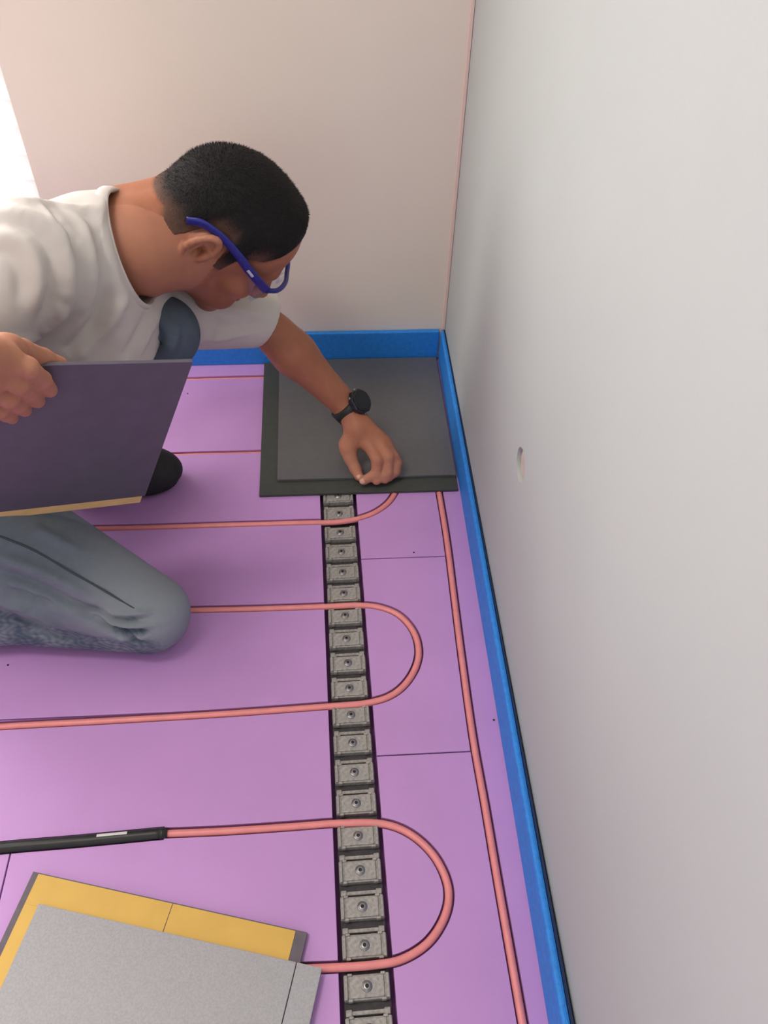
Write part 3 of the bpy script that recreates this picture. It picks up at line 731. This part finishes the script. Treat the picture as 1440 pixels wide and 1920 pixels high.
for s in (-1, 1):                              # eyes, closed down towards the floor
    b = bmesh.new(); bmesh.ops.create_uvsphere(b, u_segments=20, v_segments=12, radius=.0118)
    for v in b.verts: v.co = Vector(h2w((.0862 + v.co.x, s * .031 + v.co.y, .0045 + v.co.z)))
    link('eye', bm_mesh(b, 'eye'), M['eye'], person, smooth=True)

# ------------------------------------------------------------------ t-shirt
gs = Field(V(-.98, .66, .02), V(-.02, 1.34, .70), 0.0034)
torso(gs, .010)
nd = h2w((-.02, 0, -.02)) - NB; nd /= np.linalg.norm(nd)
gs.cone(NB + nd * .04, NB - nd * .05, .066, .078, .03)
gs.cone(at((287, 566), 1.20), at((245, 650), 1.15), .044, .055, .03)
# drape of the front, hanging free below chest and belly
gs.cone(NB - AX * .09 - DOR * .045, PEL + AX * .10 - DOR * .075, .065, .085, .05)
Rdir = (Rel - Rsh) / np.linalg.norm(Rel - Rsh); Ldir = (Lel - Lsh) / np.linalg.norm(Lel - Lsh)
gs.cone(Rsh, Rsh + Rdir * .26, .066, .064, .03); gs.cone(Lsh, Lel + Ldir * .06, .062, .042, .03)
gs.cone(Lsh + Ldir * .06 - V(0, 0, .030), Lel - Ldir * .03 - V(0, 0, .010), .054, .034, .03)
# neck opening: plane through nape, near side and throat as seen in the photograph
c_nape, c_side, c_thr = at((219, 372), 1.085), at((224, 462), 1.058), at((286, 549), 1.165)
cn = np.cross(c_side - c_nape, c_thr - c_nape); cn /= np.linalg.norm(cn)
if cn @ AX < 0: cn = -cn
c0 = NB + nd * (((c_side - NB) @ cn) / (nd @ cn))
e1_ = (c_nape - c0); e1_ -= cn * cn.dot(e1_); e1_ /= np.linalg.norm(e1_); e2_ = np.cross(cn, e1_)
NA = 96; angs = -PI + 2 * PI * np.arange(NA) / NA; loop = np.full(NA, .07)
for k, a_ in enumerate(angs):
    d_ = e1_ * math.cos(a_) + e2_ * math.sin(a_)
    for r_ in np.arange(.03, .105, .0012):
        i = np.round((c0 + d_ * r_ - gs.o) / gs.res).astype(int)
        if gs.f[tuple(i)] > 0: break
    loop[k] = r_
loop = np.minimum(loop, .082)
for _ in range(8): loop = (np.roll(loop, 1) + loop * 2 + np.roll(loop, -1)) / 4
SX, SY, SZ = np.meshgrid(*[(gs.o[i] + gs.res * np.arange(gs.n[i])).astype(np.float32) for i in range(3)], indexing='ij', sparse=True)
hpl = (SX - c0[0]) * cn[0] + (SY - c0[1]) * cn[1] + (SZ - c0[2]) * cn[2]
pu = (SX - c0[0]) * e1_[0] + (SY - c0[1]) * e1_[1] + (SZ - c0[2]) * e1_[2]; pv = (SX - c0[0]) * e2_[0] + (SY - c0[1]) * e2_[1] + (SZ - c0[2]) * e2_[2]
rr_ = np.sqrt(pu * pu + pv * pv)
ab = Lel - Lsh; ta_ = np.clip(((SX - Lsh[0]) * ab[0] + (SY - Lsh[1]) * ab[1] + (SZ - Lsh[2]) * ab[2]) / (ab @ ab), 0, 1)
darm = np.sqrt((SX - Lsh[0] - ta_ * ab[0]) ** 2 + (SY - Lsh[1] - ta_ * ab[1]) ** 2 + (SZ - Lsh[2] - ta_ * ab[2]) ** 2) - .068
gs.f = np.maximum(gs.f, np.minimum(np.minimum(hpl, darm), .22 - rr_)).astype(np.float32)
gs.cone(at((272, 574), 1.215), at((160, 675), 1.13), .042, .050, .025)            # cloth over the far side of the chest
p1_, p2_ = at((326, 560), 1.21), at((258, 684), 1.14); n2 = np.cross(p2_ - p1_, LAT); n2 /= np.linalg.norm(n2)
if n2[0] < 0: n2 = -n2
fr = np.minimum((SX - p1_[0]) * n2[0] + (SY - p1_[1]) * n2[1] + (SZ - p1_[2]) * n2[2], darm); fr = np.minimum(fr, .06 - hpl * .0)
hh = np.maximum(.016 - np.abs(gs.f - fr), 0) / .016; gs.f = (np.maximum(gs.f, fr) + hh * hh * .004).astype(np.float32)
lp = np.interp(np.arctan2(pv, pu), np.append(angs, PI), np.append(loop, loop[0])) - .0045
gs.f = np.maximum(gs.f, -np.maximum(rr_ - lp, -.030 - hpl)).astype(np.float32)     # hollow of the neck opening
del SX, SY, SZ, hpl, pu, pv, rr_, lp
def surf(p, g, z0=0.75, z1=1.6):
    """first hit of the pixel ray with field g."""
    r = _ray(p) / FPX
    for d in np.arange(z0, z1, g.res * .5):
        q_ = CAM + r * d; i = np.round((q_ - g.o) / g.res).astype(int)
        if (i < 0).any() or (i >= g.n).any(): continue
        if g.f[tuple(i)] < 0: return q_
    return None
def folds(v, f, g, table, gain=1.35):
    """Raise or press soft folds along paths surveyed on the surface; real displacement of the cloth."""
    P0 = v[f[:, 0]]; nf = np.cross(v[f[:, 2]] - P0, v[f[:, 3]] - v[f[:, 1]]); n_ = np.zeros_like(v)
    for k in range(4): np.add.at(n_, f[:, k], nf)
    n_ /= np.linalg.norm(n_, axis=1)[:, None] + 1e-12; d_ = np.zeros(len(v))
    for px, wd, amp in table:
        P_ = [surf(tuple(p), g) for p in spline(px, 6)]; P_ = [p for p in P_ if p is not None]
        if len(P_) < 3: continue
        P_ = np.array(P_); best = np.full(len(v), 9.); bt = np.zeros(len(v)); lo = P_.min(0) - 3 * wd; hi = P_.max(0) + 3 * wd
        m = np.where(((v > lo) & (v < hi)).all(1))[0]
        if len(m) == 0: continue
        bd = np.full(len(m), 9.); tt = np.zeros(len(m))
        for i in range(len(P_) - 1):
            if np.linalg.norm(P_[i + 1] - P_[i]) > .06: continue
            ba = P_[i + 1] - P_[i]; t = np.clip(((v[m] - P_[i]) @ ba) / (ba @ ba + 1e-12), 0, 1); dd = np.linalg.norm(v[m] - P_[i] - t[:, None] * ba, axis=1)
            q_ = dd < bd; bd[q_] = dd[q_]; tt[q_] = (i + t[q_]) / (len(P_) - 1)
        d_[m] += amp * gain * np.exp(-(bd / wd) ** 2) * np.clip(np.sin(PI * np.clip(tt, .03, .97)) * 1.6, 0, 1)
    return v + n_ * d_[:, None]
sv_, sf_ = gs.mesh()
sv_ = folds(sv_, sf_, gs, [
    ([(-25, 395), (40, 400), (95, 430), (125, 480), (128, 560), (95, 620)], .010, .0055), ([(-25, 415), (30, 418), (80, 450), (100, 500), (92, 570), (60, 620)], .009, -.0055),
    ([(-25, 440), (25, 445), (62, 480), (72, 540), (50, 600)], .009, .005), ([(-25, 470), (15, 478), (38, 520), (35, 575)], .008, -.0045),
    ([(88, 385), (118, 425), (150, 470)], .007, -.0050), ([(75, 380), (105, 425), (130, 460)], .007, .0040),
    ([(120, 380), (160, 440), (172, 520), (150, 600), (110, 660)], .012, .0055), ([(150, 375), (192, 450), (200, 530), (180, 610), (150, 670)], .012, -.0045),
    ([(240, 545), (215, 595), (165, 650), (130, 685)], .009, .0050), ([(222, 530), (190, 580), (140, 640), (120, 665)], .009, -.0045),
    ([(115, 560), (100, 605), (50, 640), (0, 650)], .010, .0050), ([(275, 590), (255, 630), (225, 680)], .008, -.0035), ([(300, 580), (280, 620), (255, 675)], .009, .0035),
    ([(0, 372), (70, 378), (140, 392), (200, 388)], .008, .0035), ([(195, 400), (205, 470), (225, 545)], .007, -.0025),
    ([(385, 600), (430, 612), (490, 605)], .007, -.0035), ([(372, 640), (425, 632), (478, 620)], .007, .0030), ([(420, 572), (460, 585), (505, 598)], .006, .0030), ([(380, 655), (400, 620), (405, 585)], .006, -.0028)])
sm = np_mesh('t_shirt', sv_, sf_); bm = bmesh.new(); bm.from_mesh(sm)
def cut(bm, p, n, keep):
    fs = [f for f in bm.faces if keep(np.array(f.calc_center_median()))]; es = {e for f in fs for e in f.edges}; vs2 = {v for f in fs for v in f.verts}
    bmesh.ops.bisect_plane(bm, geom=list(vs2) + list(es) + fs, plane_co=Vector(p), plane_no=Vector(n), clear_outer=True, dist=1e-6)
cut(bm, Lel + Ldir * .012, Ldir + V(.0, 0, -.30), lambda c: np.linalg.norm(c - Lel) < .12)
cut(bm, Rsh + Rdir * .205, Rdir, lambda c: (c - Rsh) @ Rdir > .12 and np.linalg.norm(c - (Rsh + Rdir * .22)) < .13)
cut(bm, PEL - AX * .05, -AX, lambda c: (c - PEL) @ AX < .1)
bm.to_mesh(sm); bm.free(); sm.polygons.foreach_set('use_smooth', [True] * len(sm.polygons))
shirt = link('t_shirt', sm, M['shirt'], person)
md_ = shirt.modifiers.new('s', 'SMOOTH'); md_.iterations = 3; md_.factor = .5
md_ = shirt.modifiers.new('t', 'SOLIDIFY'); md_.thickness = .0022; md_.offset = -1
# ribbed collar band round the opening
b = bmesh.new(); rings = []
for off, dr in ((-.015, -.0006), (-.0135, .0012), (-.007, .0020), (0.0, .0014), (.0012, -.0008), (.0, -.0032), (-.012, -.0040)):
    rings.append([b.verts.new(c0 + cn * off + (e1_ * math.cos(a_) + e2_ * math.sin(a_)) * (loop[k] + dr - off * .35)) for k, a_ in enumerate(angs)])
for a_, c_ in zip(rings, rings[1:]):
    for k in range(NA): b.faces.new((a_[k], a_[(k + 1) % NA], c_[(k + 1) % NA], c_[k]))
link('collar', bm_mesh(b, 'collar'), M['shirt'], person, smooth=True)

# ------------------------------------------------------------------ jeans
gj = Field(V(-.96, .59, -.004), V(-.14, 1.20, .50), 0.0026)
gj.ell(PEL - AX * .02, (.13, .165, .118), .03, rot=TR_)
gj.cone(Rhip, Rkn, .112, .058, .02); gj.cone(Lhip, Lkn, .090, .052, .03)
gj.cone(Lkn, Lan, .052, .058, .02)
legR = Field.like(gj)
legR.cone(Rkn + V(-.01, -.004, -.006), (Rkn + Ran) / 2, .050, .052, .01); legR.cone((Rkn + Ran) / 2, Ran, .052, .050, .02)
h2 = np.maximum(.005 - np.abs(gj.f - legR.f), 0) / .005
gj.f = np.minimum(gj.f, legR.f) - h2 * h2 * .00125
gz = gj.o[2] + gj.res * np.arange(gj.n[2]); gj.f = np.maximum(gj.f, (0.0012 - gz)[None, None, :].astype(np.float32))   # rests on the floor
jv, jf = gj.mesh()
jz = sstep(.003, .014, jv[:, 2])[:, None]
jv = jv + jz * (folds(jv, jf, gj, [
    ([(150, 1138), (215, 1160), (275, 1163)], .006, -.0060), ([(150, 1150), (215, 1182), (278, 1208)], .006, -.0060), ([(190, 1150), (235, 1152), (290, 1146)], .005, .0040),
    ([(190, 1166), (240, 1172), (292, 1172)], .005, .0040), ([(205, 1180), (245, 1184), (285, 1182)], .005, -.0045), ([(215, 1196), (250, 1196), (280, 1194)], .005, .0035),
    ([(-20, 1068), (60, 1095), (140, 1135), (200, 1155)], .008, -.0060), ([(-20, 1120), (60, 1145), (120, 1180)], .007, .0045), ([(-20, 1135), (50, 1165), (100, 1190)], .006, -.0045),
    ([(0, 1100), (60, 1122), (110, 1140)], .006, -.0040), ([(20, 1180), (90, 1190), (160, 1205)], .006, -.0035), ([(-20, 1035), (90, 1078), (180, 1125)], .008, .0040),
    ([(60, 985), (100, 1010), (150, 1035)], .008, .0030), ([(275, 600), (300, 630), (290, 670)], .006, -.0050), ([(320, 600), (330, 630), (310, 670)], .007, .0030), ([(305, 640), (290, 660), (275, 680)], .006, -.0045)], 1.9) - jv)
jm = np_mesh('jeans', jv, jf)
def seg_d(P_, a, b):
    ba = b - a; t = np.clip(((P_ - a) @ ba) / (ba @ ba), 0, 1); return np.linalg.norm(P_ - a - t[:, None] * ba, axis=1)
shin = legR.f[tuple(np.clip(np.round((jv - legR.o) / legR.res).astype(int), 0, legR.n - 1).T)]
onshin = sstep(.006, -.004, np.abs(shin) - .006)
nz = np.clip((np.sin(jv[:, 0] * 330 + 2.5 * np.sin(jv[:, 1] * 260 + jv[:, 2] * 190)) * np.sin(jv[:, 2] * 410 + 2 * np.sin(jv[:, 0] * 170)) + .5 * np.sin(jv[:, 0] * 90 + jv[:, 1] * 140)) * .45 + .5, 0, 1)
worn = .55 * sstep(.14, .02, np.linalg.norm(jv - (Rkn + V(0, 0, .05)), axis=1)) * (1 - onshin) + .30 * (1 - onshin) * sstep(.2, .0, seg_d(jv, Rhip, Rkn)) + .48 * nz * onshin
set_attr(jm, 'worn', np.clip(worn, 0, 1)); set_attr(jm, 'deep', np.clip(.62 * onshin * (1 - nz) + .35 * sstep(.16, .05, np.linalg.norm(jv - Lkn, axis=1)), 0, 1))
jeans = link('jeans', jm, M['denim'], person)
md_ = jeans.modifiers.new('s', 'SMOOTH'); md_.iterations = 2; md_.factor = .35
P_ = [surf(tuple(p), gj) for p in spline([(-15, 1000), (60, 1030), (130, 1070), (200, 1110), (270, 1152)], 6)]
P_ = [p for p in P_ if p is not None]
if len(P_) > 3:
    P_ = spline(np.array(P_)[::3] + (CAM - Rkn) / np.linalg.norm(CAM - Rkn) * .0012, 4)
    link('side_seam', bm_mesh(tube_bm(P_, .0016, 8), 'side_seam'), M['thread'], jeans, smooth=True).matrix_parent_inverse = Matrix.Identity(4)

# ------------------------------------------------------------------ shoes
def shoe(toe, heel, top, up=V(0, 0, 1)):
    d = (toe - heel) / np.linalg.norm(toe - heel); L_ = np.linalg.norm(toe - heel); s_ = np.cross(up, d)
    rot = np.stack([d, s_, up]); c = (toe + heel) / 2
    ext = np.array([toe, heel, top, c]); g = Field(ext.min(0) - .085, ext.max(0) + .085, .003)
    g.ell(toe - d * .075 + up * .034, (.075, .048, .038), .02, rot=rot); g.ell(heel + d * .055 + up * .040, (.058, .037, .050), .03, rot=rot)
    g.cone(toe - d * .12 + up * .045, heel + d * .07 + up * .05, .036, .036, .03); g.cone(heel + d * .085 + up * .07, top, .046, .044, .03)
    pz = [g.o[i] + g.res * np.arange(g.n[i]) for i in range(3)]
    hgt = (pz[0][:, None, None] - heel[0]) * up[0] + (pz[1][None, :, None] - heel[1]) * up[1] + (pz[2][None, None, :] - heel[2]) * up[2]
    f0 = g.f.copy()
    g.f = np.maximum(f0, (.012 - hgt).astype(np.float32)); v1, f1 = g.mesh()
    g.f = np.maximum(f0 - .003, np.maximum(hgt - .013, .0012 - hgt)).astype(np.float32); v2, f2 = g.mesh()
    o = link('shoe', np_mesh('shoe', v1, f1), M['shoe'], person)
    link('sole', np_mesh('sole', v2, f2), M['sole'], o).matrix_parent_inverse = Matrix.Identity(4)
    return o
shoe(V(-.262, 1.030, 0), V(-.530, 1.045, 0), Lan + V(0, 0, .01))
shoe(V(-.790, .700, .008), V(-.860, .730, .190), Ran + V(-.07, .005, .03), up=V(.90, 0, .30) / np.linalg.norm(V(.90, 0, .30)))

# ------------------------------------------------------------------ safety glasses
sg = empty('safety_glasses', tuple(h2w((.1, 0, .0))), 'clear safety glasses with navy blue temples worn on the face', 'glasses')
for s in (-1, 1):
    arm = spline([h2w(p) for p in ((-.062, s * .0780, .020), (-.046, s * .0795, .034), (-.018, s * .0810, .0400), (.014, s * .0810, .037), (.044, s * .0795, .030), (.068, s * .0765, .025), (.086, s * .072, .021))], 6)
    rr = np.interp(np.linspace(0, 1, len(arm)), [0, .12, .3, .6, 1], [.0060, .0066, .0058, .0070, .0076])
    a = tube('temple', arm, list(rr), M['navy'], sg, sides=12, flat=(tuple(Lw), .45))
    bd = h2w((.040, s * .0832, .0308)); d2 = h2w((.052, s * .0822, .0282))
    link('badge', bm_mesh(tube_bm([bd, d2], .0022, 8, flat=(tuple(Lw), .5)), 'badge'), M['silver'], a).matrix_parent_inverse = Matrix.Identity(4)
brow = spline([h2w(p) for p in ((.086, -.072, .020), (.104, -.056, .024), (.116, -.028, .025), (.119, 0, .023), (.116, .028, .025), (.104, .056, .024), (.086, .072, .020))], 5)
tube('brow_bar', brow, .0036, M['navy'], sg, sides=10)
for s in (-1, 1):
    b = bmesh.new(); nu, nv = 12, 8; gv = []
    for i in range(nu + 1):
        u = i / nu; yy = .004 + .067 * u; xx = .1195 - .0330 * u ** 2.2; r_ = []
        for j in range(nv + 1):
            vv = j / nv; h0 = .023 - .004 * u ** 2; drop = (.046 - .012 * (1 - u) ** 3 * 2 - .014 * u ** 3) 
            r_.append(b.verts.new(h2w((xx - .006 * vv ** 2, s * yy, h0 - drop * vv))))
        gv.append(r_)
    for i in range(nu):
        for j in range(nv): b.faces.new((gv[i][j], gv[i + 1][j], gv[i + 1][j + 1], gv[i][j + 1]))
    o = link('lens', bm_mesh(b, 'lens'), M['lens'], sg, smooth=True); m_ = o.modifiers.new('s', 'SOLIDIFY'); m_.thickness = .0016
    b = bmesh.new(); gv = []
    for i in range(7):
        u = i / 6; p0 = V(.086, s * .072, .019); p1 = V(.042, s * .0790, .029); r_ = []
        for j in range(5):
            vv = j / 4; r_.append(b.verts.new(h2w(p0 + (p1 - p0) * u + V(0, s * .0005, -(.028 * (1 - u) + .004) * vv))))
        gv.append(r_)
    for i in range(6):
        for j in range(4): b.faces.new((gv[i][j], gv[i + 1][j], gv[i + 1][j + 1], gv[i][j + 1]))
    o = link('side_shield', bm_mesh(b, 'side_shield'), M['lens'], sg, smooth=True); m_ = o.modifiers.new('s', 'SOLIDIFY'); m_.thickness = .0014
nb_ = spline([h2w(p) for p in ((.120, -.008, .014), (.119, -.007, .002), (.1185, 0, .008), (.119, .007, .002), (.120, .008, .014))], 5)
tube('nose_bridge', nb_, .0018, M['lens'], sg, sides=8)

# ------------------------------------------------------------------ wristwatch
wc = Lwr + fa_dir * .001; wa = fa_dir
wt = empty('wristwatch', tuple(wc), 'black digital wristwatch worn on the wrist of the reaching arm', 'watch')
tocase = at((684, 764), 1.44) - wc; tocase -= wa * wa.dot(tocase); tocase /= np.linalg.norm(tocase); ts = np.cross(wa, tocase)
b = bmesh.new(); rings = []
for (o1, r1) in ((-.0120, .0255), (-.0110, .0302), (.0110, .0302), (.0120, .0255)):
    rings.append([b.verts.new(wc + wa * o1 + (tocase * math.cos(2 * PI * k / 48) + ts * math.sin(2 * PI * k / 48)) * r1) for k in range(48)])
for a_, c_ in zip(rings, rings[1:] + rings[:1]):
    for k in range(48): b.faces.new((a_[k], a_[(k + 1) % 48], c_[(k + 1) % 48], c_[k]))
link('strap', bm_mesh(b, 'strap'), M['strap'], wt, smooth=True)
def disc(name, c, n, prof, m, seg=36, lobes=0):
    e1x = wa - n * n.dot(wa); e1x /= np.linalg.norm(e1x); e2x = np.cross(n, e1x); b = bmesh.new(); rings = []
    for r1, hh in prof:
        rings.append([b.verts.new(c + n * hh + (e1x * math.cos(2 * PI * k / seg) + e2x * math.sin(2 * PI * k / seg)) * (r1 * (1 + (lobes and .05 * math.cos(lobes * 2 * PI * k / seg))))) for k in range(seg)])
    for a_, c_ in zip(rings, rings[1:]):
        for k in range(seg): b.faces.new((a_[k], a_[(k + 1) % seg], c_[(k + 1) % seg], c_[k]))
    b.faces.new(rings[0][::-1]); b.faces.new(rings[-1]); return link(name, bm_mesh(b, name), m, wt)
wcc = wc + tocase * .0268
disc('case', wcc, tocase, [(.0200, -.002), (.0220, .001), (.0220, .008), (.0205, .0105)], M['bezel'], 48, 8)
disc('bezel_ring', wcc, tocase, [(.0195, .0100), (.0195, .0122), (.0180, .0130)], M['strap'], 48)
disc('dial', wcc, tocase, [(.0160, .0128), (.0160, .0134)], M['dial'], 36)
for k in (0.5, 2.6, 3.7, 5.8):
    e1x = wa - tocase * tocase.dot(wa); e1x /= np.linalg.norm(e1x); e2x = np.cross(tocase, e1x); dd = e1x * math.cos(k) + e2x * math.sin(k)
    tube('button', [wcc + tocase * .0045 + dd * .020, wcc + tocase * .0045 + dd * .0248], .0022, M['screw'], wt, sides=10)
